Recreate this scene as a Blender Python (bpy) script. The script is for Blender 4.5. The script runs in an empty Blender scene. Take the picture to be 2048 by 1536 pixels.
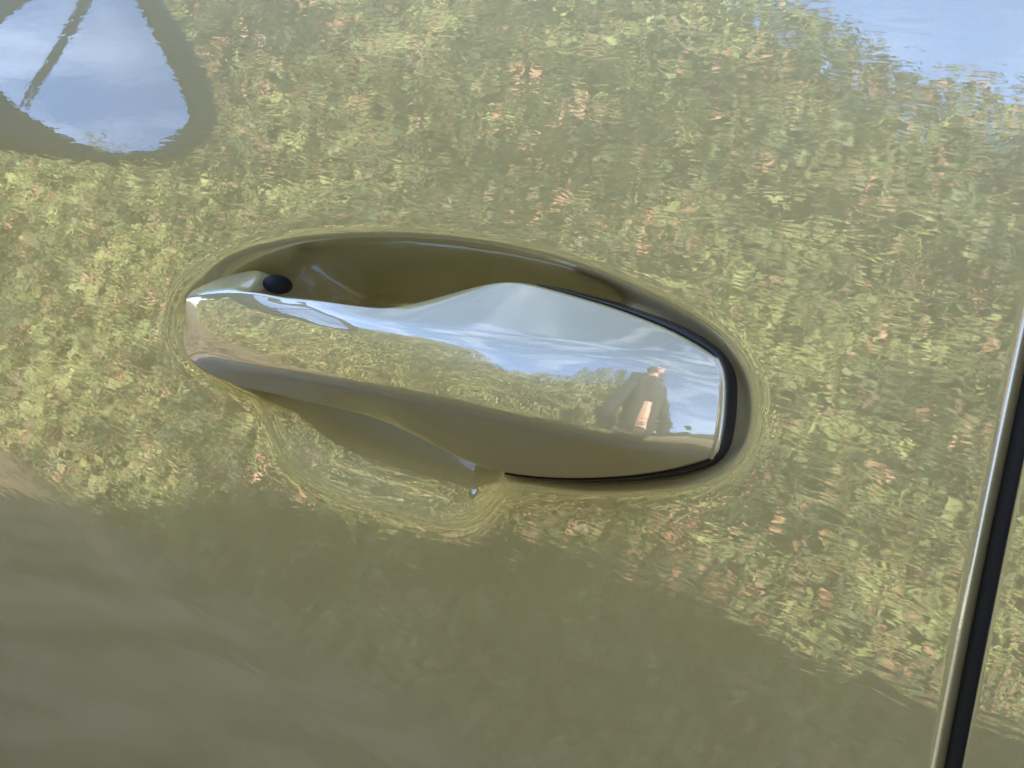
import bpy, bmesh, math, random
import numpy as np
from mathutils import Vector, Matrix
C = bpy.context.scene.collection
SC = bpy.context.scene
H0 = 0.95            # height of the door handle above the ground
# ------------------------------------------------------------------ camera, sky, sun, exposure
CAM = [[0.30212, -0.29176, 0.06], [0.66644, 0.71621, 0.20712], [-0.20575, -0.09034, 0.97443]]
cp, cr, cu = [Vector(v) for v in CAM]
cd = bpy.data.cameras.new("camera"); cam = bpy.data.objects.new("camera", cd); C.objects.link(cam)
cb = cr.cross(cu)
cam.matrix_world = Matrix(((cr.x, cu.x, cb.x, cp.x), (cr.y, cu.y, cb.y, cp.y), (cr.z, cu.z, cb.z, cp.z + H0), (0, 0, 0, 1)))
cd.lens = 2800 / 2048 * 36; cd.sensor_width = 36; cd.clip_start = 0.005; cd.clip_end = 3000
cd.dof.use_dof = True; cd.dof.focus_distance = 0.55; cd.dof.aperture_fstop = 64
SC.camera = cam
SUNV = Vector((0.55, 1.0, 0.412)).normalized()       # towards the sun
W = bpy.data.worlds.new("World"); SC.world = W; W.use_nodes = True
nt = W.node_tree; nt.nodes.clear()
N = nt.nodes.new; L = nt.links.new
sky = N('ShaderNodeTexSky'); sky.sky_type = 'NISHITA'; sky.sun_disc = False
sky.sun_elevation = math.asin(SUNV.z); sky.sun_rotation = math.atan2(SUNV.x, SUNV.y)
sky.dust_density = .7; sky.air_density = 1.0; sky.ozone_density = 2.2
tc = N('ShaderNodeTexCoord'); mp = N('ShaderNodeMapping'); mp.inputs['Scale'].default_value = (1.0, 2.2, 4.5)
nz = N('ShaderNodeTexNoise'); nz.inputs['Scale'].default_value = 2.0; nz.inputs['Detail'].default_value = 7; nz.inputs['Roughness'].default_value = .55; nz.inputs['Distortion'].default_value = .5
rp = N('ShaderNodeValToRGB'); rp.color_ramp.elements[0].position = .47; rp.color_ramp.elements[1].position = .85
rp.color_ramp.elements[0].color = (0, 0, 0, 1); rp.color_ramp.elements[1].color = (.55, .55, .55, 1)
mx = N('ShaderNodeMixRGB'); mx.inputs[2].default_value = (6.8, 7.6, 9.2, 1)
bg = N('ShaderNodeBackground'); bg.inputs['Strength'].default_value = 0.14
wo = N('ShaderNodeOutputWorld')
L(tc.outputs['Generated'], mp.inputs[0]); L(mp.outputs[0], nz.inputs[0]); L(nz.outputs[0], rp.inputs[0])
L(rp.outputs[0], mx.inputs[0]); tn = N('ShaderNodeMixRGB'); tn.blend_type = 'MULTIPLY'; tn.inputs[0].default_value = 1; tn.inputs[2].default_value = (.95, .96, 1.21, 1); L(sky.outputs[0], tn.inputs[1]); L(tn.outputs[0], mx.inputs[1]); L(mx.outputs[0], bg.inputs[0]); L(bg.outputs[0], wo.inputs[0])
sl = bpy.data.lights.new("sun", 'SUN'); sl.energy = 5.0; sl.angle = math.radians(.53); sl.color = (1, .91, .76)
so = bpy.data.objects.new("sun", sl); C.objects.link(so)
so.rotation_euler = SUNV.to_track_quat('Z', 'Y').to_euler()
SC.view_settings.view_transform = 'Standard'; SC.view_settings.look = 'None'; SC.view_settings.exposure = 2.14; SC.view_settings.gamma = 1
SC.cycles.max_bounces = 8; SC.cycles.glossy_bounces = 6; SC.cycles.diffuse_bounces = 3

# ------------------------------------------------------------------ measurements (mm), x towards the tail, y into the car, z up from the handle
D = {'A':[[-195.28,0.52,17.52],[-187.66,-1.35,19.74],[-170.76,-4.14,23.5],[-146.94,-8.41,27.71],[-124.31,-12.3,29.88],[-107.13,-14.78,30.71],[-83.31,-18.63,33.24],[-58.03,-18.5,35.31],[-43.7,-17.4,36.75],[-37.29,-14.72,38.99],[-31.58,-9.87,43.3],[-24.9,-6.03,47.29],[-14.92,-2.07,52.57],[-6.36,-0.92,54.21],[5.47,-0.95,53.94],[19.01,-0.99,53.43],[31.74,-1.03,52.91],[44.34,-1.12,51.78],[56.3,-1.23,50.41],[64.57,0.12,48.66],[70.56,2.41,46.12]],
'B':[[-193.01,-0.56,16.53],[-182.71,-3.58,16.83],[-153.42,-8.88,21.05],[-126.81,-13.71,24.33],[-101.75,-18.08,26.93],[-78.16,-21.97,28.92],[-56.84,-25.06,30.75],[-26.85,-28.2,33.16],[-3.89,-27.52,35.44],[21.43,-24.33,37.76],[41.73,-20.11,40.27],[54.79,-15.93,42.29],[66.5,-10.81,43.51],[72.17,-4.6,43.55],[74.99,1.56,41.93]],
'M':[[-191.59,-0.87,12.03],[-180.92,-4.58,9.39],[-148.38,-12.18,9.5],[-96.56,-21.48,14.5],[-48.67,-28.36,20.12],[-15.47,-31.46,23.1],[10.22,-30.46,25.9],[30.66,-27.32,27.61],[51.95,-21.18,29.28],[67.24,-13.81,31.25],[76.42,-5.74,31.96],[78.05,0.78,32.17]],
'C':[[-192.24,-0.07,8.95],[-179.7,-4.08,1.65],[-158.62,-8.77,-0.34],[-131.32,-14.25,1.28],[-93.41,-21.39,5.21],[-44.96,-28.63,10.31],[-7.66,-31.9,14.07],[14.01,-30.97,15.89],[34.49,-27.88,17.14],[55.75,-21.6,17.95],[70.6,-13.68,19.38],[78.21,-6.07,20.79],[79.26,0.11,23.28]],
'D':[[-197.02,1.84,7.32],[-191.54,-0.83,-3.29],[-172.23,-3.12,-7.2],[-147.92,-6.2,-7.2],[-128.08,-8.72,-6.66],[-105.8,-11.14,-4.27],[-77.93,-14.03,-1.56],[-60.98,-13.95,0.19],[-45.76,-13.42,1.04],[-35.32,-12.44,0.77],[-22.09,-10.04,-0.73],[-10.44,-6.17,-2.84],[-4.2,-4.21,-3.51],[6.86,-3.17,-2.93],[17.93,-3.07,-1.26],[36.05,-2.81,2.91],[52.66,-2.48,7.86],[65.39,-2.16,12.59],[74.07,-0.87,16.66],[77.22,0.31,19.15]],
'O':[[-204.24,0.65,3.8],[-205.68,1.22,12.57],[-201.84,1.82,21.38],[-191.95,2.4,29.76],[-176.55,2.98,37.75],[-157.81,3.48,44.6],[-130.29,4.03,51.83],[-101.14,4.45,57.2],[-73.79,4.75,60.98],[-48.02,4.93,63.21],[-23.75,5.01,64.19],[-0.68,4.95,63.63],[21.19,4.79,61.83],[41.96,4.53,58.94],[61.77,4.17,54.81],[74.03,3.8,50.46],[82.23,3.3,44.65],[86.47,2.72,37.54],[88.65,2.03,28.74],[87.17,1.46,21.06],[80.89,1.03,15.01],[68.99,0.63,9.24],[52.54,0.25,3.69],[34.64,-0.07,-1.31],[19.26,-0.3,-5.17],[10.18,-0.42,-7.32],[5.89,-0.52,-9.1],[4.1,-0.69,-12.23],[2.18,-0.91,-16.36],[-2.03,-1.12,-20.7],[-9.03,-1.29,-24.3],[-19.22,-1.39,-26.6],[-41.7,-1.48,-28.88],[-66.06,-1.55,-31.02],[-86.96,-1.53,-31.35],[-102.41,-1.38,-28.46],[-113.16,-1.08,-22.43],[-121.4,-0.69,-15.0],[-128.25,-0.46,-11.06],[-140.9,-0.38,-10.19],[-161.31,-0.29,-9.65],[-181.27,-0.15,-8.33],[-195.48,0.15,-3.95]],
'MT':[[-200.01,2.65,19.1],[-193.05,3.94,23.48],[-185.96,5.19,27.22],[-175.9,5.93,30.9],[-166.29,6.64,34.05],[-156.49,6.79,36.33],[-148.13,6.85,37.4]],
'seam':[[151.78,5.29,64.74],[155.47,1.43,18.3],[159.11,-1.33,-30.92]],
'gap':[[156.3,4.21,53.01],[158.46,2.35,30.65],[165.41,-1.2,-28.27]],
'mir_glass':[(-0.1304,0.1274),(-0.1539,0.1242),(-0.1781,0.1207),(-0.2018,0.12),(-0.2247,0.1226),(-0.2459,0.1316),(-0.2656,0.1453),(-0.2805,0.1657),(-0.2922,0.1878),(-0.2796,0.2038),(-0.2648,0.2183),(-0.2373,0.242),(-0.2015,0.2705)],
'mir_hous':[(-0.2256,0.2851),(-0.2624,0.2617),(-0.291,0.2434),(-0.3186,0.2149),(-0.3223,0.1882),(-0.3058,0.1499),(-0.2715,0.1308),(-0.2285,0.113),(-0.1859,0.1005),(-0.1452,0.0892)],
'mir_line':[(-0.1592,0.245),(-0.1546,0.1962),(-0.145,0.1563),(-0.1408,0.1291)],
'mir_tl':[(-0.1173,0.2198),(-0.1016,0.192)]}
mm = 0.001
def bodyf(x, z):
    "outer skin of the car side: y (m) at x, z relative to the handle"
    return .06 * z + .28 * z * z + .01 * x * x

# ------------------------------------------------------------------ helpers
def mat(name, **kw):
    m = bpy.data.materials.new(name); m.use_nodes = True
    b = m.node_tree.nodes['Principled BSDF']
    for k, v in kw.items():
        k = k.replace('_', ' ')
        b.inputs[k].default_value = (*v, 1) if isinstance(v, tuple) and len(v) == 3 and 'Color' in k or k == 'Base Color' or k == 'Coat Tint' or k == 'Specular Tint' and isinstance(v, tuple) else v
    return m
def bsdf(m): return m.node_tree.nodes['Principled BSDF']
def nodes(m): return m.node_tree.nodes.new, m.node_tree.links.new
def mesh_obj(name, V, F, m, parent=None, smooth=True, kind=None, zoff=H0):
    me = bpy.data.meshes.new(name)
    V = np.asarray(V, dtype=np.float32).reshape(-1, 3).copy()
    if parent is None or zoff: V[:, 2] += zoff
    me.from_pydata(V.tolist(), [], [tuple(int(i) for i in f) for f in F])
    me.materials.append(m); me.update()
    if smooth: me.polygons.foreach_set('use_smooth', [True] * len(me.polygons))
    o = bpy.data.objects.new(name, me); C.objects.link(o)
    if parent: o.parent = parent
    if kind: o['kind'] = kind
    return o
def bm_obj(name, bm, m, parent=None, smooth=False, kind=None):
    me = bpy.data.meshes.new(name); bmesh.ops.recalc_face_normals(bm, faces=bm.faces); bm.to_mesh(me); bm.free(); me.materials.append(m)
    if smooth: me.polygons.foreach_set('use_smooth', [True] * len(me.polygons))
    o = bpy.data.objects.new(name, me); C.objects.link(o)
    if parent: o.parent = parent
    if kind: o['kind'] = kind
    return o
def empty(name, loc=(0, 0, 0)):
    o = bpy.data.objects.new(name, None); C.objects.link(o); return o
def grid_faces(nu, nv, closed_u=False):
    i = np.arange(nu if closed_u else nu - 1)[:, None]; j = np.arange(nv - 1)[None, :]
    a = i * nv + j; b = ((i + 1) % nu) * nv + j
    return np.stack([a, b, b + 1, a + 1], -1).reshape(-1, 4)
def fast_grid(name, P, m, parent=None, flip=False):
    "P: (nu, nv, 3) array -> smooth quad grid, made with foreach_set"
    nu, nv = P.shape[:2]; F = grid_faces(nu, nv)
    if flip: F = F[:, ::-1]
    me = bpy.data.meshes.new(name)
    V = P.reshape(-1, 3).astype(np.float32).copy(); V[:, 2] += H0
    me.vertices.add(len(V)); me.vertices.foreach_set('co', V.ravel())
    me.loops.add(F.size); me.loops.foreach_set('vertex_index', F.ravel().astype(np.int32))
    me.polygons.add(len(F)); me.polygons.foreach_set('loop_start', np.arange(0, F.size, 4, dtype=np.int32))
    me.polygons.foreach_set('loop_total', np.full(len(F), 4, dtype=np.int32))
    me.polygons.foreach_set('use_smooth', np.ones(len(F), dtype=bool))
    me.update(calc_edges=True); me.materials.append(m)
    o = bpy.data.objects.new(name, me); C.objects.link(o)
    if parent: o.parent = parent
    return o
def smooth1(a, n):
    "gaussian smoothing along axis 0, end points kept"
    if n < 1: return a
    k = np.exp(-.5 * (np.arange(-3 * n, 3 * n + 1) / n) ** 2); k /= k.sum(); p = 3 * n
    pre = 2 * a[:1] - a[1:p + 1][::-1]; post = 2 * a[-1:] - a[-p - 1:-1][::-1]
    e = np.concatenate([pre, a, post])
    return np.stack([np.convolve(e[:, c], k, 'valid') for c in range(a.shape[1])], 1)

# ------------------------------------------------------------------ materials
def paint(name='olive_paint'):
    m = mat(name, Base_Color=(.62, .525, .235), Metallic=.35, Roughness=.45, Coat_Weight=1.0, Coat_Roughness=.012, Coat_IOR=2.6)
    n, l = nodes(m); b = bsdf(m)
    t = n('ShaderNodeTexCoord')
    # orange peel of the clear coat
    a = n('ShaderNodeTexNoise'); a.inputs['Scale'].default_value = 130; a.inputs['Detail'].default_value = 1.5; a.inputs['Roughness'].default_value = .4
    bp = n('ShaderNodeBump'); bp.inputs['Strength'].default_value = .5; bp.inputs['Distance'].default_value = .000025
    ms = n('ShaderNodeMapping'); ms.inputs['Scale'].default_value = (55, 55, 300); ms.inputs['Rotation'].default_value = (0, .12, 0)
    a3 = n('ShaderNodeTexNoise'); a3.inputs['Scale'].default_value = 1; a3.inputs['Detail'].default_value = 2; a3.inputs['Distortion'].default_value = .6
    bp3 = n('ShaderNodeBump'); bp3.inputs['Strength'].default_value = .5; bp3.inputs['Distance'].default_value = .00007
    l(t.outputs['Object'], ms.inputs[0]); l(ms.outputs[0], a3.inputs[0]); l(a3.outputs[0], bp3.inputs['Height']); l(bp3.outputs[0], bp.inputs['Normal'])
    l(t.outputs['Object'], a.inputs[0]); l(a.outputs[0], bp.inputs['Height']); l(bp.outputs[0], b.inputs['Coat Normal'])
    # fine metallic flake
    v = n('ShaderNodeTexNoise'); v.inputs['Scale'].default_value = 5200; v.inputs['Detail'].default_value = 1
    r = n('ShaderNodeMapRange'); r.inputs['From Min'].default_value = .3; r.inputs['From Max'].default_value = .7; r.inputs['To Min'].default_value = .9; r.inputs['To Max'].default_value = 1.1
    mu = n('ShaderNodeMixRGB'); mu.blend_type = 'MULTIPLY'; mu.inputs[0].default_value = 1; mu.inputs[1].default_value = b.inputs['Base Color'].default_value
    l(t.outputs['Object'], v.inputs[0]); l(v.outputs[0], r.inputs[0]); l(r.outputs[0], mu.inputs[2]); l(mu.outputs[0], b.inputs['Base Color'])
    # thin dust film with a few fine specks
    d = n('ShaderNodeTexNoise'); d.inputs['Scale'].default_value = 38; d.inputs['Detail'].default_value = 6
    dr = n('ShaderNodeMapRange'); dr.inputs['From Min'].default_value = .4; dr.inputs['From Max'].default_value = .8; dr.inputs['To Min'].default_value = .010; dr.inputs['To Max'].default_value = .03
    l(t.outputs['Object'], d.inputs[0]); l(d.outputs[0], dr.inputs[0]); l(dr.outputs[0], b.inputs['Coat Roughness'])
    return m
PAINT = paint()
RUBBER = mat('black_rubber', Base_Color=(.012, .012, .013), Roughness=.55)
GASK = mat('gasket_rubber', Base_Color=(.02, .017, .016), Roughness=.35)
GLASS = mat('tinted_glass', Base_Color=(.01, .012, .012), Roughness=.02, Coat_Weight=1.0)
MIRROR = mat('mirror_silver', Base_Color=(.86, .9, .93), Metallic=1.0, Roughness=.008)
PLASTIC = mat('dark_plastic', Base_Color=(.02, .02, .02), Roughness=.45)
TYRE = mat('tyre_rubber', Base_Color=(.02, .02, .02), Roughness=.8)
ALLOY = mat('alloy', Base_Color=(.5, .5, .52), Metallic=.9, Roughness=.3)

# ------------------------------------------------------------------ THE CAR
car = empty('parked_car')
car['label'] = 'olive beige car, its glossy front door and handle filling the picture'; car['category'] = 'car'
Hh = lambda z: z   # heights in the tables are relative to the handle

# ---- front door skin: a pressed sheet with the handle recess
O = np.array(D['O'])[:, [0, 2]] * mm
def closed_smooth(P, n, s):
    P = np.concatenate([P, P[:1]]); seg = np.linalg.norm(np.diff(P, axis=0), axis=1); u = np.concatenate([[0], seg.cumsum()])
    q = np.linspace(0, u[-1], n, endpoint=False); R = np.stack([np.interp(q, u, P[:, c]) for c in (0, 1)], 1)
    k = np.exp(-.5 * (np.arange(-3 * s, 3 * s + 1) / s) ** 2); k /= k.sum(); e = np.concatenate([R[-3 * s:], R, R[:3 * s]])
    return np.stack([np.convolve(e[:, c], k, 'valid') for c in (0, 1)], 1)
OUT = closed_smooth(O, 700, 5)
ST = .00055
gx = np.arange(-.222, .104, ST); gz = np.arange(-.046, .080, ST)
X, Z = np.meshgrid(gx, gz, indexing='ij')
def sdf(X, Z, P):
    p = np.stack([X.ravel(), Z.ravel()], 1); best = np.full(len(p), 1e9); ins = np.zeros(len(p), bool)
    Q = np.roll(P, -1, 0)
    for a, b in zip(P, Q):
        ab = b - a; t = np.clip(((p - a) @ ab) / (ab @ ab), 0, 1)
        d = p - a - t[:, None] * ab; best = np.minimum(best, (d * d).sum(1))
        c = (a[1] > p[:, 1]) != (b[1] > p[:, 1])
        if c.any():
            xi = a[0] + (p[:, 1] - a[1]) * ab[0] / (ab[1] if abs(ab[1]) > 1e-12 else 1e-12)
            ins ^= c & (p[:, 0] < xi)
    s = np.sqrt(best); return np.where(ins, s, -s).reshape(X.shape)
def sst(a, b, x): t = np.clip((x - a) / (b - a), 0, 1); return t * t * (3 - 2 * t)
SD = sdf(X, Z, OUT)
# how deep and how steep the pressing is, varying around the rim
right = sst(-.030, .040, X)                 # the pocket that carries the fixed end
low = 1 - sst(.004, .036, Z - .06 * X)     # the finger scoop under the grip
leftend = 1 - sst(-.190, -.140, X)
Dp = .046 * (1 - low) + .0074 * low; Wd = .0205 * (1 - low) + .028 * low
Dp = Dp * (1 - right) + .0040 * right; Wd = Wd * (1 - right) + .0060 * right
Dp = Dp * (1 - leftend) + .0022 * leftend; Wd = Wd * (1 - leftend) + .011 * leftend
t = np.clip(SD / Wd, 0, 1); lip = t * t * (3 - 2 * t); dd_ = np.clip(SD, 0, .04); d1_ = np.minimum(dd_, .019); scoop = (.27 * d1_ + 5.5 * d1_ ** 2 + .479 * (dd_ - d1_)) * sst(0, .0018, dd_); q_ = low * (1 - right) * (1 - leftend); dep = Dp * lip * (1 - q_) + scoop * q_
# soft swelling of the sheet just outside the rim
dep += .0002 * np.exp(-np.clip(-SD, 0, 1) / .0022) * (1 - sst(0, .003, SD))
def blur(A, n):
    k = np.exp(-.5 * (np.arange(-3 * n, 3 * n + 1) / n) ** 2); k /= k.sum(); p = 3 * n
    E_ = np.pad(A, ((p, p), (0, 0)), 'edge'); A = sum(k[i] * E_[i:i + A.shape[0]] for i in range(2 * p + 1))
    E_ = np.pad(A, ((0, 0), (p, p)), 'edge'); return sum(k[i] * E_[:, i:i + A.shape[1]] for i in range(2 * p + 1))
dep = blur(dep, 2)
seam = np.array(D['seam']) * mm; gap = np.array(D['gap']) * mm
sx = np.polyfit(seam[:, 2], seam[:, 0], 1); gpx = np.polyfit(gap[:, 2], gap[:, 0], 1)
seamx = lambda z: np.polyval(sx, z); gapx = lambda z: np.polyval(gpx, z)
R = .0015
seamx = lambda z: .15655 - .0765 * z
gapx = lambda z: seamx(z) + .0060
# grid lines
xl = np.concatenate([np.linspace(-1.02, -.224, 90)[:-1], gx, ])
zs = np.concatenate([np.linspace(-.66, -.048, 90)[:-1], gz, np.linspace(.082, .20, 40)])
depf = np.zeros((len(xl), len(zs))); i0 = len(xl) - len(gx); j0 = 89
depf[i0:, j0:j0 + len(gz)] = dep
XX, ZZ = np.meshgrid(xl, zs, indexing='ij')
YY = bodyf(XX, ZZ) + depf
left_part = np.stack([XX, YY, ZZ], -1)
cols = []
for s in np.linspace(0, 1, 60)[1:]:
    x = gx[-1] + (seamx(zs) - 1.1 * R - gx[-1]) * s; cols.append(np.stack([x, bodyf(x, zs), zs], 1))
x0 = seamx(zs) - 1.1 * R
for a in np.linspace(0, math.pi / 2, 14)[1:]:
    x = x0 + 1.1 * R * math.sin(a); cols.append(np.stack([x, bodyf(x, zs) + R * (1 - math.cos(a)), zs], 1))
for dd in (.004, .012, .024): cols.append(np.stack([x0 + 1.1 * R, bodyf(x0, zs) + R + dd, zs], 1))
DOOR = np.concatenate([left_part, np.stack(cols)], 0)
top = DOOR[:, -1:].copy(); top[..., 1] += .012; top[..., 2] += .002
DOOR = np.concatenate([DOOR, top], 1)
door = fast_grid('front_door', DOOR, PAINT, car, flip=True)
# ---- rear door
zs2 = np.linspace(-.66, .20, 60); cols = []
for dd in (.024, .012, .004): cols.append(np.stack([gapx(zs2), bodyf(gapx(zs2), zs2) + R + dd, zs2], 1))
for a in np.linspace(math.pi / 2, 0, 14):
    x = gapx(zs2) + 1.1 * R * (1 - math.sin(a)); cols.append(np.stack([x, bodyf(x, zs2) + R * (1 - math.cos(a)), zs2], 1))
for s in np.linspace(0, 1, 40)[1:]:
    x = gapx(zs2) + 1.1 * R + s * .95; cols.append(np.stack([x, bodyf(x, zs2), zs2], 1))
rear = fast_grid('rear_door', np.stack(cols), PAINT, car, flip=True)
# ---- dark seal in the gap between the doors
prof = [(-.003, .012), (-.001, .0045), (.001, .0024), (.003, .0018), (.005, .0024), (.007, .0045), (.010, .012)]
zz = np.linspace(-.66, .2, 30)
seal = fast_grid('door_seal', np.stack([np.stack([seamx(zz) + a, bodyf(seamx(zz), zz) + b + R, zz], 1) for a, b in prof]), RUBBER, car, flip=True)

# ---- the handle: closed sections lofted along the grip
NS = 220
def curve(key, sm=9):
    P = np.array(D[key]) * mm; n = len(P)
    x = np.linspace(P[0, 0], P[-1, 0], NS); y = np.interp(x, P[:, 0], P[:, 1]); z = np.interp(x, P[:, 0], P[:, 2])
    return smooth1(np.stack([x, y, z], 1), sm)
def warp(P):   # denser stations near both ends
    s = np.linspace(0, 1, NS); w = .5 - .5 * np.cos(np.pi * s); w = .55 * w + .45 * s
    return np.stack([np.interp(w, s, P[:, c]) for c in range(3)], 1)
A, B, M, CC, DD = [warp(curve(k, 5 if k in 'AD' else 8)) for k in ('A', 'B', 'M', 'C', 'D')]
MT = np.array(D['MT']) * mm
def backpts():
    Es, Fs = [], []
    for a, d in zip(A, DD):
        x = a[0]
        g1 = 1 - sst(-.1515, -.1455, x)      # left foot
        g2 = sst(-.022, .008, x)             # right foot
        zt = np.interp(x, MT[:, 0], MT[:, 2]); yt = np.interp(x, MT[:, 0], MT[:, 1])
        bar = a + np.array([0, .0035, -.0015])
        foot = np.array([x, yt, max(zt, a[2])]); deep = np.array([x, .016, a[2] - .002])
        Es.append(bar * (1 - g1) * (1 - g2) + foot * g1 + deep * g2)
        x = d[0]; h1 = 1 - sst(-.130, -.120, x); h2 = sst(-.030, .002, x)
        bar = d + np.array([0, .0035, .003]); foot = np.array([x, .007, d[2] + .001]); deep = np.array([x, .016, d[2] + .002])
        Fs.append(bar * (1 - h1) * (1 - h2) + foot * h1 + deep * h2)
    return smooth1(np.array(Es), 4), smooth1(np.array(Fs), 4)
E_, F_ = backpts()
# extra deep corners so that the feet run down into the recess
def deeper(P, lo, dz):
    Q = P.copy(); g = np.maximum(1 - sst(lo, lo + .008, P[:, 0]), 0)
    Q[:, 1] += .010 * g + .0012; Q[:, 2] += dz; return Q
E2 = deeper(E_, -.1515, -.0015); F2 = deeper(F_, -.130, .0015)
loop = [(A, .0016), (B, .0022), (M, 9), (CC, .0035), (DD, .0022), (F_, .001), (F2, .0008), (E2, .0008), (E_, .0016)]
def section(i):
    pts = [P[i] for P, r in loop]; n = len(pts); out = []
    taper = min(1, i / 14)
    for k in range(n):
        p0, p, p1 = pts[k - 1], pts[k], pts[(k + 1) % n]
        r = loop[k][1]
        if k == 0 and True: r = r + .0002 * sst(-.03, .02, p[0])
        l0, l1 = np.linalg.norm(p0 - p), np.linalg.norm(p1 - p)
        d0, d1 = min(r, l0 * .46), min(r, l1 * .46)
        if k == 1: d1 = min(.005, l1 * .46); d0 = min(.0035, l0 * .46)
        a = p + (p0 - p) * d0 / max(l0, 1e-9); b = p + (p1 - p) * d1 / max(l1, 1e-9)
        m_ = 14 if k in (1, 2, 3) else 8
        for t in np.linspace(0, 1, m_): out.append((1 - t) ** 2 * a + 2 * t * (1 - t) * p + t * t * b)
        nxt = pts[(k + 1) % n]; r2 = loop[(k + 1) % n][1]; l = np.linalg.norm(nxt - p); dn = min(r2, l * .46)
        if (k + 1) % n == 1: dn = min(.0035, l * .46)
        e = nxt + (p - nxt) * dn / max(l, 1e-9)
        for t in (.2, .4, .6, .8): out.append(b + (e - b) * t)
    return np.array(out)
SEC = [section(i) for i in range(NS)]
# rounded right end: the outline rolls over and runs back into the pocket
last = SEC[-1]; nrm = np.zeros_like(last)
cen = last.mean(0)
ends = []
for a in np.linspace(0, math.pi / 2, 9)[1:]:
    q = last.copy(); r = .0008
    q[:, 0] += r * math.sin(a); q[:, 1] += r * (1 - math.cos(a)) ; ends.append(q)
for dd in (.004, .010, .016):
    q = last.copy(); q[:, 0] += r; q[:, 1] = np.maximum(last[:, 1] + r, last[:, 1] + dd); ends.append(q)
first = SEC[0].mean(0, keepdims=True); tip = []
for f in (.25, .5, .75, .92): tip.append(first + (SEC[0] - first) * math.sqrt(f) + np.array([[.001 * (1 - f), .004 * (1 - f), 0]]))
tip = [np.repeat(first + np.array([[.001, .004, 0]]), len(last), 0)] + tip
ALL = np.stack(tip + SEC + ends); ALL = np.concatenate([ALL, ALL[:, :1]], 1)
handle = fast_grid('door_handle', ALL, PAINT, door, flip=False)

bm = bmesh.new(); bmesh.ops.create_uvsphere(bm, u_segments=24, v_segments=16, radius=.56, matrix=Matrix.Translation((-.1437, .0075, H0 + .0322)) @ Matrix.Diagonal((.0038, .012, .0066, 1)))
bm_obj('foot_gap_shade', bm, RUBBER, door, True)  # black oval standing in for the dark opening beside the handle foot
# ---- rubber gasket round the fixed end of the handle
ia = [i for i in range(NS) if A[i][0] > .0]; idd = [i for i in range(NS) if DD[i][0] > .006]
ring = [A[i] for i in ia] + [B[-1], M[-1], CC[-1]] + [DD[i] for i in reversed(idd)]
ring = np.array(ring); u = np.concatenate([[0], np.linalg.norm(np.diff(ring, axis=0), axis=1).cumsum()])
q = np.linspace(0, u[-1], 160); ring = smooth1(np.stack([np.interp(q, u, ring[:, c]) for c in range(3)], 1), 2)
tg = np.gradient(ring[:, [0, 2]], axis=0); tg /= np.linalg.norm(tg, axis=1)[:, None]; nn = np.stack([-tg[:, 1], tg[:, 0]], 1)
by = bodyf(ring[:, 0], ring[:, 2])
wd = .0004 + .0006 * sst(0, .35, np.linspace(0, 1, 160)) * (1 - .85 * sst(.55, .8, np.linspace(0, 1, 160)))
G = []
for off, yy in ((-.5, .0035), (.2, .0009), (.5, .0008), (.9, .0012), (1.15, .0022), (1.3, .013)):
    G.append(np.stack([ring[:, 0] + nn[:, 0] * wd * off, ring[:, 1] + yy, ring[:, 2] + nn[:, 1] * wd * off], 1))
fast_grid('handle_gasket', np.stack(G), GASK, door)

# ---- wing mirror
wm = empty('wing_mirror'); wm.parent = car
XM = -.80
gl = np.array(D['mir_glass'] + [(-.172, .288), (-.143, .285)] + D['mir_tl'] + [(-.094, .165), (-.103, .142)])
ho = np.array(D['mir_hous'] + [(-.105, .088), (-.072, .115), (-.066, .19), (-.082, .27), (-.12, .315), (-.18, .318)])
def smooth_loop(P, n=120, s=3): return closed_smooth(np.asarray(P, float), n, s)
gl = smooth_loop(gl, 400, 8); ho = smooth_loop(ho, 400, 12)
gcen = gl.mean(0)
def by_angle(P, n=120):   # same polar angle -> same index, so that rings join straight
    d = P - gcen; a = np.arctan2(d[:, 1], d[:, 0]); r = np.hypot(d[:, 0], d[:, 1]); o_ = np.argsort(a); q = np.linspace(-math.pi, math.pi, n, endpoint=False)
    rr = np.interp(q, a[o_], r[o_], period=2 * math.pi); return gcen + np.stack([np.cos(q) * rr, np.sin(q) * rr], 1)
gl = by_angle(gl); ho = by_angle(ho)
TILT_Z = math.radians(14)
def on_mirror(P, dx=0): # tilted a little upwards
    c = .2; return np.stack([XM + dx + (P[:, 0] + .2) * .05 - (P[:, 1] - c) * math.tan(TILT_Z), P[:, 0], P[:, 1]], 1)
def ring_mesh(name, rings, m, parent, cap0=False, cap1=False):
    n = len(rings[0]); V = np.concatenate(rings); F = []
    for k in range(len(rings) - 1):
        for i in range(n): F.append((k * n + i, k * n + (i + 1) % n, (k + 1) * n + (i + 1) % n, (k + 1) * n + i))
    if cap0: F.append(tuple(range(n)))
    if cap1: F.append(tuple(reversed(range((len(rings) - 1) * n, len(rings) * n))))
    return mesh_obj(name, V, F, m, parent)
g3 = on_mirror(gl, .001)
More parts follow.
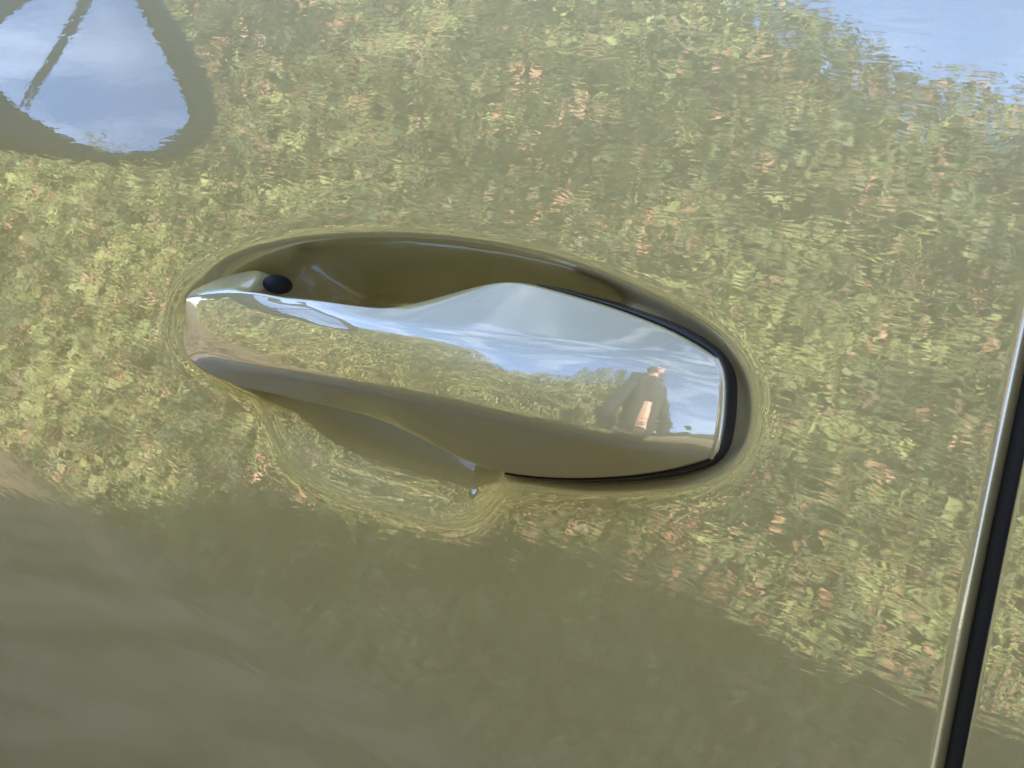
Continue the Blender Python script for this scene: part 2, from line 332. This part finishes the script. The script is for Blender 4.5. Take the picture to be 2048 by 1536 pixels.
# slightly domed glass
cg = g3.mean(0); rings = []
for f in (1, .8, .6, .4, .2, .0):
    q = cg + (g3 - cg) * f; q[:, 0] += .0008 * (1 - f * f); rings.append(q)
ring_mesh('mirror_glass', rings, MIRROR, wm)
hc = ho.mean(0); rings = [on_mirror(gl, -.004), 0]
for f, dx in ((None, .004), (.96, .0045), (.99, .003), (1.012, -.006), (1.02, -.03), (.99, -.07), (.86, -.105), (.6, -.125), (.2, -.133)):
    if f is None: rings.append(on_mirror((gl * .88 + ho * .12), .004)); continue
    rings.append(on_mirror(hc + (ho - hc) * f, dx))
ring_mesh('mirror_housing', rings[:1] + rings[2:], PLASTIC, wm, cap1=True)
dv = np.array(D['mir_line']); dv = np.concatenate([[dv[0] + (dv[0] - dv[1]) * .8], dv]); q = np.linspace(0, 1, 24)  # thin dark curved strip laid over the glass
dv = np.stack([np.interp(q, np.linspace(0, 1, len(dv)), dv[:, c]) for c in (0, 1)], 1); dv = smooth1(dv, 2)
w_ = np.linspace(.0042, .0012, 24)[:, None]; nrm2 = np.array([[1, 0.2]])
v3 = np.stack([on_mirror(dv - nrm2 * w_, .0065), on_mirror(dv + nrm2 * 0, .0075), on_mirror(dv + nrm2 * w_, .0065)])
fast_grid('mirror_dark_line', v3, PLASTIC, wm)
bm = bmesh.new()
for (x0_, x1_, y0_, y1_, z0_, z1_) in ((-.90, -.835, -.10, .03, .095, .135),):
    bmesh.ops.create_cube(bm, size=1, matrix=Matrix.Translation(((x0_ + x1_) / 2, (y0_ + y1_) / 2, H0 + (z0_ + z1_) / 2)) @ Matrix.Diagonal((x1_ - x0_, y1_ - y0_, z1_ - z0_, 1)))
bmesh.ops.bevel(bm, geom=bm.edges[:], offset=.015, segments=3, affect='EDGES')
bm_obj('mirror_arm', bm, PLASTIC, wm, True)

# ---- rest of the body (casts the shade the door stands in)
CW = 1.88
def body_hull():
    xs = np.concatenate([np.linspace(-2.35, -2.1, 6), np.linspace(-2.0, 2.3, 60), np.linspace(2.35, 2.45, 4)])
    P = []
    for x in xs:
        inset = .045 * (sst(-1.06, -1.02, x) * (1 - sst(1.10, 1.14, x)))
        nose = .35 * sst(-1.7, -2.36, x) if False else .30 * sst(1.75, 2.36, -x) + .12 * sst(2.2, 2.46, x)
        belt = .20 - .10 * sst(1.1, 2.2, -x) - .16 * sst(2.0, 2.4, -x)
        roof = np.interp(x, [-2.4, -1.75, -1.45, -.62, -.1, .3, .8, 1.9, 2.3, 2.46], [.12, .32, .37, .60, .65, .615, .575, .53, .35, .1])
        cab = sst(.02, .35, roof - belt)
        arch = 0
        zb = -.60
        for wx in (-1.5, 1.42):
            d = abs(x - wx)
            if d < .37: arch = math.sqrt(.37 ** 2 - d * d); zb = max(zb, -.60 + arch * .98)
        sec = []
        for z in np.linspace(zb, belt, 14):
            y = bodyf(x, z) + inset + nose
            sec.append((x, y, z))
        ty = bodyf(x, belt) + nose + .03
        for s in np.linspace(.06, 1, 8):
            z = belt + (roof - .05 * cab - belt) * s; sec.append((x, ty + (.22 * cab + .12 * (1 - cab)) * s ** 1.1, z))
        ye = sec[-1][1]
        for s in np.linspace(0, 1, 8)[1:]:
            sec.append((x, ye + (CW / 2 - ye) * s, sec[21][2] + .05 * math.sin(s * math.pi / 2) * max(cab, .3)))
        half = np.array(sec); other = half[::-1][1:].copy(); other[:, 1] = CW - other[:, 1]
        P.append(np.concatenate([half, other]))
    return np.stack(P)
HULL = body_hull()
fast_grid('body', HULL, PAINT, car, flip=True)
for nm, k in (('front_bumper', 0), ('tailgate', -1)):
    s = HULL[k]; c = s.mean(0)
    rings = [c + (s - c) * f + np.array([[(-1 if k == 0 else 1) * .05 * (1 - f * f), 0, 0]]) for f in (1, .8, .5, .1)]
    ring_mesh(nm, rings, PAINT, car, cap1=True)
# side windows, proud of the hull
def side_glass(x0, x1, lean0, lean1):
    P = []
    for s in np.linspace(0, 1, 12):
        col = []
        for t in np.linspace(0, 1, 8):
            z = .205 + .345 * t; x = (x0 + lean0 * t) * (1 - s) + (x1 + lean1 * t) * s
            hx = np.abs(HULL[:, 0, 0] - x).argmin(); sec = HULL[hx][14:22]
            y = np.interp(z, sec[:, 2], sec[:, 1]); col.append((x, y - .006, z))
        P.append(col)
    return fast_grid('side_window', np.array(P), GLASS, car, flip=True)
side_glass(-1.0, .12, .42, 0); side_glass(.22, 1.15, .0, -.05); side_glass(1.25, 1.75, 0, -.12)
ws = HULL[(HULL[:, 0, 0] > -1.40) & (HULL[:, 0, 0] < -.62)][:, 21:36].copy(); ws[..., 2] += .006; ws[..., 0] -= .003
fast_grid('windscreen', ws, GLASS, car, flip=True)
def wheel(x, y, sgn):
    w = empty('wheel'); w.parent = car
    prof = [(.20, .09), (.30, .105), (.335, .09), (.35, .05), (.35, -.05), (.335, -.09), (.30, -.105), (.20, -.09)]
    V = []; n = 48
    for r_, o_ in prof:
        for i in range(n):
            a = 2 * math.pi * i / n; V.append((x + r_ * math.cos(a), y + sgn * -o_, -.60 + r_ * math.sin(a)))
    F = [(k * n + i, k * n + (i + 1) % n, (k + 1) * n + (i + 1) % n, (k + 1) * n + i) for k in range(len(prof) - 1) for i in range(n)]
    mesh_obj('tyre', V, F, TYRE, w)
    bm = bmesh.new()
    for i in range(5):
        a = 2 * math.pi * i / 5
        M_ = Matrix.Translation((x, y - sgn * .075, H0 - .60)) @ Matrix.Rotation(-a, 4, 'Y') @ Matrix.Translation((.115, 0, 0)) @ Matrix.Diagonal((.2, .03, .055, 1))
        bmesh.ops.create_cube(bm, size=1, matrix=M_)
    bmesh.ops.create_cone(bm, cap_ends=True, segments=24, radius1=.05, radius2=.045, depth=.05, matrix=Matrix.Translation((x, y - sgn * .08, H0 - .6)) @ Matrix.Rotation(math.pi / 2, 4, 'X'))
    bmesh.ops.create_cone(bm, cap_ends=False, segments=40, radius1=.215, radius2=.205, depth=.18, matrix=Matrix.Translation((x, y, H0 - .6)) @ Matrix.Rotation(math.pi / 2, 4, 'X'))
    bm_obj('rim', bm, ALLOY, w)
for x, y, s in ((-1.5, .17, 1), (1.42, .17, 1), (-1.5, CW - .17, -1), (1.42, CW - .17, -1)): wheel(x, y, s)

# ------------------------------------------------------------------ GROUND
def ground_mat():
    m = mat('pavement_concrete', Base_Color=(.36, .31, .27), Roughness=.9); n, l = nodes(m); b = bsdf(m)
    t = n('ShaderNodeTexCoord'); a = n('ShaderNodeTexNoise'); a.inputs['Scale'].default_value = 3; a.inputs['Detail'].default_value = 9
    r = n('ShaderNodeValToRGB'); r.color_ramp.elements[0].color = (.18, .155, .12, 1); r.color_ramp.elements[1].color = (.36, .31, .25, 1)
    r.color_ramp.elements[0].position = .3; r.color_ramp.elements[1].position = .7
    l(t.outputs['Object'], a.inputs[0]); l(a.outputs[0], r.inputs[0]); l(r.outputs[0], b.inputs['Base Color'])
    a2 = n('ShaderNodeTexNoise'); a2.inputs['Scale'].default_value = 160; bp = n('ShaderNodeBump'); bp.inputs['Strength'].default_value = .3; bp.inputs['Distance'].default_value = .004
    l(t.outputs['Object'], a2.inputs[0]); l(a2.outputs[0], bp.inputs['Height']); l(bp.outputs[0], b.inputs['Normal'])
    return m
def earth_mat():
    m = mat('earth', Base_Color=(.12, .10, .06), Roughness=1.0); n, l = nodes(m); b = bsdf(m)
    t = n('ShaderNodeTexCoord'); a = n('ShaderNodeTexNoise'); a.inputs['Scale'].default_value = 4; a.inputs['Detail'].default_value = 9
    r = n('ShaderNodeValToRGB'); r.color_ramp.elements[0].color = (.02, .045, .012, 1); r.color_ramp.elements[1].color = (.32, .22, .14, 1)
    r.color_ramp.elements[0].position = .35; r.color_ramp.elements[1].position = .65
    l(t.outputs['Object'], a.inputs[0]); l(a.outputs[0], r.inputs[0]); l(r.outputs[0], b.inputs['Base Color'])
    return m
bm = bmesh.new(); bmesh.ops.create_grid(bm, x_segments=8, y_segments=8, size=400)
g = bm_obj('ground', bm, earth_mat(), kind='structure')
def slab(name, x0, x1, y0, y1, z, m):
    bm = bmesh.new(); bmesh.ops.create_cube(bm, size=1, matrix=Matrix.Translation(((x0 + x1) / 2, (y0 + y1) / 2, z / 2)) @ Matrix.Diagonal((x1 - x0, y1 - y0, z, 1)))
    return bm_obj(name, bm, m, kind='structure')
slab('pavement', -3.7, 30, -.5, 9, .012, ground_mat())

# ------------------------------------------------------------------ HEDGE
rng = np.random.default_rng(5)
def leaf_mat():
    m = mat('hedge_leaf', Roughness=.5); n, l = nodes(m); b = bsdf(m)
    at_ = n('ShaderNodeAttribute'); at_.attribute_name = 'tint'
    l(at_.outputs['Color'], b.inputs['Base Color'])
    tr = n('ShaderNodeBsdfTranslucent'); l(at_.outputs['Color'], tr.inputs[0])
    mxs = n('ShaderNodeMixShader'); mxs.inputs[0].default_value = .25
    out = m.node_tree.nodes['Material Output']
    l(b.outputs[0], mxs.inputs[1]); l(tr.outputs[0], mxs.inputs[2]); l(mxs.outputs[0], out.inputs[0])
    return m
def lowfreq(x, z, seed, sc):
    r = np.random.default_rng(seed); s = 0
    for _ in range(14):
        k = r.normal(size=2) * sc; s = s + np.sin(k[0] * x + k[1] * z + r.uniform(0, 6.28))
    return s / 3.74
HX0, HX1 = -21.0, 1.75
def htop(x): return np.interp(-x, [-2, 1.0, 1.35, 1.75, 2.2, 3.0], [2.0, 2.05, 2.12, 2.24, 2.50, 2.72]) + .05 * lowfreq(x, x * 0, 3, 5) + .03 * lowfreq(x, x * 0, 8, 16)
def make_leaves(n, name, m):
    u = rng.uniform(0, 1, n) ** 1.75; x = HX1 - (HX1 - HX0) * u
    ht = htop(x); z = rng.uniform(.0, 1, n) * ht
    depth = rng.exponential(.06, n)
    bumpy = .05 * lowfreq(x, z, 21, 6) + .04 * lowfreq(x, z * 1.5, 22, 16) + .025 * lowfreq(x, z * 1.5, 23, 40)
    y = -1.86 - bumpy - depth
    topm = rng.uniform(0, 1, n) < .14
    y = np.where(topm, -1.9 - rng.uniform(0, .9, n), y); z = np.where(topm, ht + rng.normal(0, .035, n), z)
    endm = rng.uniform(0, 1, n) < .03
    x = np.where(endm, HX1 + rng.normal(0, .06, n), x); y = np.where(endm, -1.9 - rng.uniform(0, .9, n), y)
    Ln = rng.uniform(.016, .036, n) * (1 + .35 * (rng.uniform(0, 1, n) < .15)) * (1 + np.clip(-x - 2.5, 0, 20) / 5); Wn = Ln * rng.uniform(.42, .6, n)
    # leaf frame: points outward with scatter, blade roughly facing out/up
    nrm = np.stack([rng.normal(0, .55, n), 1 + rng.normal(0, .45, n), .55 + rng.normal(0, .5, n)], 1)
    nrm[topm] = np.stack([rng.normal(0, .5, topm.sum()), rng.normal(.3, .5, topm.sum()), np.ones(topm.sum())], 1)
    nrm /= np.linalg.norm(nrm, axis=1)[:, None]
    dr = np.stack([rng.normal(0, 1, n), rng.normal(0, .4, n), rng.normal(-.1, 1, n)], 1)
    dr -= (dr * nrm).sum(1)[:, None] * nrm; dr /= np.linalg.norm(dr, axis=1)[:, None]
    sd = np.cross(nrm, dr)
    P = np.stack([x, y, z], 1)
    a = P; b = P + dr * (Ln * .45)[:, None] + sd * (Wn * .5)[:, None] + nrm * (Wn * .14)[:, None]
    c = P + dr * Ln[:, None] - nrm * (Ln * .12)[:, None]; d = P + dr * (Ln * .45)[:, None] - sd * (Wn * .5)[:, None] + nrm * (Wn * .14)[:, None]
    V = np.stack([a, b, c, d], 1).reshape(-1, 3).astype(np.float32)
    idx = np.arange(n)[:, None] * 4; F = np.concatenate([idx + np.array([[0, 1, 2]]), idx + np.array([[0, 2, 3]])], 1).reshape(-1)
    me = bpy.data.meshes.new(name); me.vertices.add(len(V)); me.vertices.foreach_set('co', V.ravel())
    me.loops.add(len(F)); me.loops.foreach_set('vertex_index', F.astype(np.int32))
    me.polygons.add(len(F) // 3); me.polygons.foreach_set('loop_start', np.arange(0, len(F), 3, dtype=np.int32)); me.polygons.foreach_set('loop_total', np.full(len(F) // 3, 3, dtype=np.int32))
    me.update(calc_edges=True)
    # mature dark green, yellow green shoots, salmon tips; dark clumps also paint shaded gaps
    fresh_gap_tone = np.clip(.42 + .36 * lowfreq(x, z, 31, 6) + .34 * lowfreq(x, z * 1.6, 33, 22) + rng.normal(0, .25, n), 0, 1)[:, None]
    col = np.array([[.035, .060, .030]]) * (1 - fresh_gap_tone) + np.array([[.33, .37, .145]]) * fresh_gap_tone
    pink = rng.uniform(0, 1, n) < np.clip(.05 + .25 * (lowfreq(x, z, 41, 13) > .9) + .07 * (lowfreq(x, z, 44, 5) > .6), 0, 1)
    col[pink] = np.array([.46, .27, .17]) * rng.uniform(.7, 1.15, (pink.sum(), 1))
    brown = rng.uniform(0, 1, n) < .14; col[brown] = np.array([.20, .14, .09])
    col *= rng.uniform(.8, 1.2, (n, 1))
    at_ = me.color_attributes.new('tint', 'FLOAT_COLOR', 'POINT')
    cc = np.concatenate([np.repeat(col, 4, 0), np.ones((4 * n, 1))], 1).astype(np.float32); at_.data.foreach_set('color', cc.ravel())
    me.materials.append(m)
    o = bpy.data.objects.new(name, me); C.objects.link(o); return o
hedge = empty('hedge'); hedge['label'] = 'tall clipped leafy hedge with salmon shoots, seen mirrored in the door paint'; hedge['category'] = 'hedge'
lv = make_leaves(400000, 'foliage', leaf_mat()); lv['kind'] = 'stuff'; lv.parent = hedge
# woody inside of the hedge: stems and a dense dark core
WOOD = mat('hedge_wood', Base_Color=(.07, .055, .035), Roughness=.9)
bm = bmesh.new(); rs = random.Random(4)
for i in range(46):
    x = HX0 + (HX1 - HX0) * (i + .5) / 46 + rs.uniform(-.05, .05)
    for k in range(3):
        p0 = Vector((x, -2.35, 0)); p1 = Vector((x + rs.uniform(-.3, .3), -2.3 + rs.uniform(-.15, .15), 1.9)); d = p1 - p0
        bmesh.ops.create_cone(bm, cap_ends=True, segments=6, radius1=.022, radius2=.008, depth=d.length, matrix=Matrix.Translation((p0 + p1) / 2) @ d.to_track_quat('Z', 'Y').to_matrix().to_4x4())
o = bm_obj('stems', bm, WOOD, hedge, kind='stuff')
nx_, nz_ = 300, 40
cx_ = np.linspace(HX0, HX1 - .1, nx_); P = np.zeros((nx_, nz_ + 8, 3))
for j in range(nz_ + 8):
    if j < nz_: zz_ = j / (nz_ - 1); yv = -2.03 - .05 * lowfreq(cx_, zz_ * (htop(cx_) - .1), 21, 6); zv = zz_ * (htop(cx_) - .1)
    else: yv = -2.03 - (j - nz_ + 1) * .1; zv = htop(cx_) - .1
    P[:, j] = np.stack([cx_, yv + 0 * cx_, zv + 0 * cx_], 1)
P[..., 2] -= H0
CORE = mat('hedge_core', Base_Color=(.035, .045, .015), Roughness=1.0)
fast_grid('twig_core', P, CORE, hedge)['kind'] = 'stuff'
# ------------------------------------------------------------------ THE PHOTOGRAPHER, mirrored in the end of the handle
bk = Vector((.12, -1, 0)).normalized(); sdv = Vector((1, .12, 0)).normalized()
base = Vector((cp.x, cp.y, 0)) + bk * .45 + sdv * .13
def bp(side, back, z): return base + sdv * side + bk * back + Vector((0, 0, z))
def capsules(segs, name, m, parent, vox=.006):
    bm = bmesh.new()
    for a, b, r0, r1 in segs:
        a, b = Vector(a), Vector(b); d = b - a
        if d.length > 1e-5:
            bmesh.ops.create_cone(bm, cap_ends=True, segments=20, radius1=r0, radius2=r1, depth=d.length, matrix=Matrix.Translation((a + b) / 2) @ d.to_track_quat('Z', 'Y').to_matrix().to_4x4())
        for p, r in ((a, r0), (b, r1)): bmesh.ops.create_icosphere(bm, subdivisions=2, radius=r, matrix=Matrix.Translation(p))
    o = bm_obj(name, bm, m, parent, True)
    rm = o.modifiers.new('weld', 'REMESH'); rm.mode = 'VOXEL'; rm.voxel_size = vox; rm.use_smooth_shade = True
    sm = o.modifiers.new('smooth', 'SMOOTH'); sm.iterations = 4; sm.factor = .5
    return o
person = empty('person'); person['label'] = 'person in dark jacket and trousers holding up a phone, mirrored in the handle end'; person['category'] = 'person'
SKIN = mat('skin', Base_Color=(.55, .33, .23), Roughness=.5, Subsurface_Weight=.05)
CLOTH = mat('dark_cloth', Base_Color=(.022, .024, .028), Roughness=.9)
TROUS = mat('dark_trousers', Base_Color=(.018, .02, .028), Roughness=.9)
HAIR = mat('dark_hair', Base_Color=(.02, .014, .01), Roughness=.6)
SHOE = mat('shoe', Base_Color=(.03, .03, .03), Roughness=.5)
phc = cp + Vector((0, 0, H0)) + cb * .009 + cr * .052 - cu * .018       # phone centre, just behind the lens
S = []
head = bp(0, -.06, 1.64)
S += [(bp(0, .02, 1.45), bp(0, -.02, 1.56), .058, .055), (bp(0, -.03, 1.66), bp(0, -.06, 1.66), .088, .084), (bp(0, -.07, 1.60), bp(0, -.095, 1.565), .062, .042)]
S += [(bp(0, -.135, 1.645), bp(0, -.165, 1.615), .011, .015)]                                            # nose
S += [(bp(0.03, -.125, 1.585), bp(-.03, -.125, 1.585), .012, .012)]                                       # lips
for s in (-1, 1): S += [(bp(s * .088, -.035, 1.645), bp(s * .094, -.03, 1.615), .012, .010), (bp(s * .02, -.135, 1.672), bp(s * .052, -.122, 1.672), .009, .008)]
S += [(bp(0, 0, 1.38), bp(0, .02, 1.0), .11, .12)]
for s in (-1, 1):
    sh = bp(s * .18, .02, 1.41); el = bp(s * .33, -.0, 1.15); wr = phc + cr * (s * .125) + cb * .075 - cu * .045
    S += [(sh, el, .048, .040), (el, wr, .039, .026), (bp(s * .09, 0, .95), bp(s * .10, -.02, .50), .078, .052), (bp(s * .10, -.02, .50), bp(s * .11, .02, .09), .05, .035), (bp(s * .11, .03, .05), bp(s * .12, -.14, .035), .035, .026)]
    pc = phc + cr * (s * .095) + cb * .035 - cu * .02
    S += [(wr, pc, .028, .024), (pc - cu * .02, pc + cu * .022, .019, .018)]
    for k, (off, ln) in enumerate(((.032, .9), (.012, 1.0), (-.010, .95), (-.030, .78))):
        k0 = pc + cu * off + cr * (s * .004) - cb * .004
        k1 = k0 - cb * .030 * ln + cr * (s * .004); k2 = k1 - cb * .014 - cr * (s * .018) * ln; k3 = k2 - cr * (s * .020) * ln
        S += [(k0, k1, .009, .0085), (k1, k2, .0085, .008), (k2, k3, .008, .0065)]
    t0 = pc - cu * .012; t1 = t0 + cu * .03 - cr * (s * .025) - cb * .008; t2 = t1 + cu * .012 - cr * (s * .022) - cb * .006
    S += [(t0, t1, .012, .010), (t1, t2, .010, .008)]
capsules(S, 'body', SKIN, person, .0045)
J = [(bp(0, .0, 1.36), bp(0, .02, 1.12), .12, .11), (bp(0, .02, 1.12), bp(0, .02, .88), .11, .125)]
for s in (-1, 1):
    sh = bp(s * .17, .02, 1.40); el = bp(s * .33, -.0, 1.14); wr = phc + cr * (s * .14) + cb * .10 - cu * .05; mid = el.lerp(wr, .45)
    J += [(bp(s * .05, .02, 1.42), sh, .075, .072), (bp(s * .08, .0, 1.33), bp(s * .07, .02, .92), .105, .10), (sh, el, .068, .058), (el, mid, .056, .050)]
capsules(J, 'jacket', CLOTH, person, .008)
T = []
for s in (-1, 1): T += [(bp(s * .08, .02, .93), bp(s * .10, 0, .52), .105, .075), (bp(s * .10, 0, .52), bp(s * .115, .03, .12), .074, .058)]
T += [(bp(-.05, .02, .93), bp(.05, .02, .93), .11, .11)]
capsules(T, 'trousers', TROUS, person, .008)
for s in (-1, 1): capsules([(bp(s * .115, .06, .05), bp(s * .12, -.15, .045), .048, .042)], 'shoe', SHOE, person, .006)
capsules([(bp(0, .0, 1.68), bp(0, -.03, 1.70), .098, .092), (bp(0, .03, 1.62), bp(0, .03, 1.66), .08, .09)], 'hair', HAIR, person, .006)
for s in (-1, 1):
    bm = bmesh.new(); bmesh.ops.create_uvsphere(bm, u_segments=16, v_segments=10, radius=.012, matrix=Matrix.Translation(bp(s * .034, -.132, 1.655))); bm_obj('eye', bm, mat('eye_white', Base_Color=(.5, .5, .5)) if s < 0 else bpy.data.materials['eye_white'], person, True)
ph = empty('smartphone'); ph['label'] = 'dark smartphone held sideways in both hands of the photographer'; ph['category'] = 'phone'
PM = Matrix(((cr.x, cu.x, cb.x, phc.x), (cr.y, cu.y, cb.y, phc.y), (cr.z, cu.z, cb.z, phc.z), (0, 0, 0, 1)))
def pbox(name, sx_, sy_, sz_, loc, m, bev):
    bm = bmesh.new(); bmesh.ops.create_cube(bm, size=1, matrix=PM @ Matrix.Translation(loc) @ Matrix.Diagonal((sx_, sy_, sz_, 1)))
    bmesh.ops.bevel(bm, geom=bm.edges[:], offset=bev, segments=3, affect='EDGES'); return bm_obj(name, bm, m, ph, True)
pbox('case', .147, .072, .008, (0, 0, 0), PLASTIC, .003); pbox('screen', .138, .064, .001, (0, 0, .0046), GLASS, .0004)
pbox('camera_bump', .034, .034, .002, (-.052, .018, -.0048), GLASS, .0008)
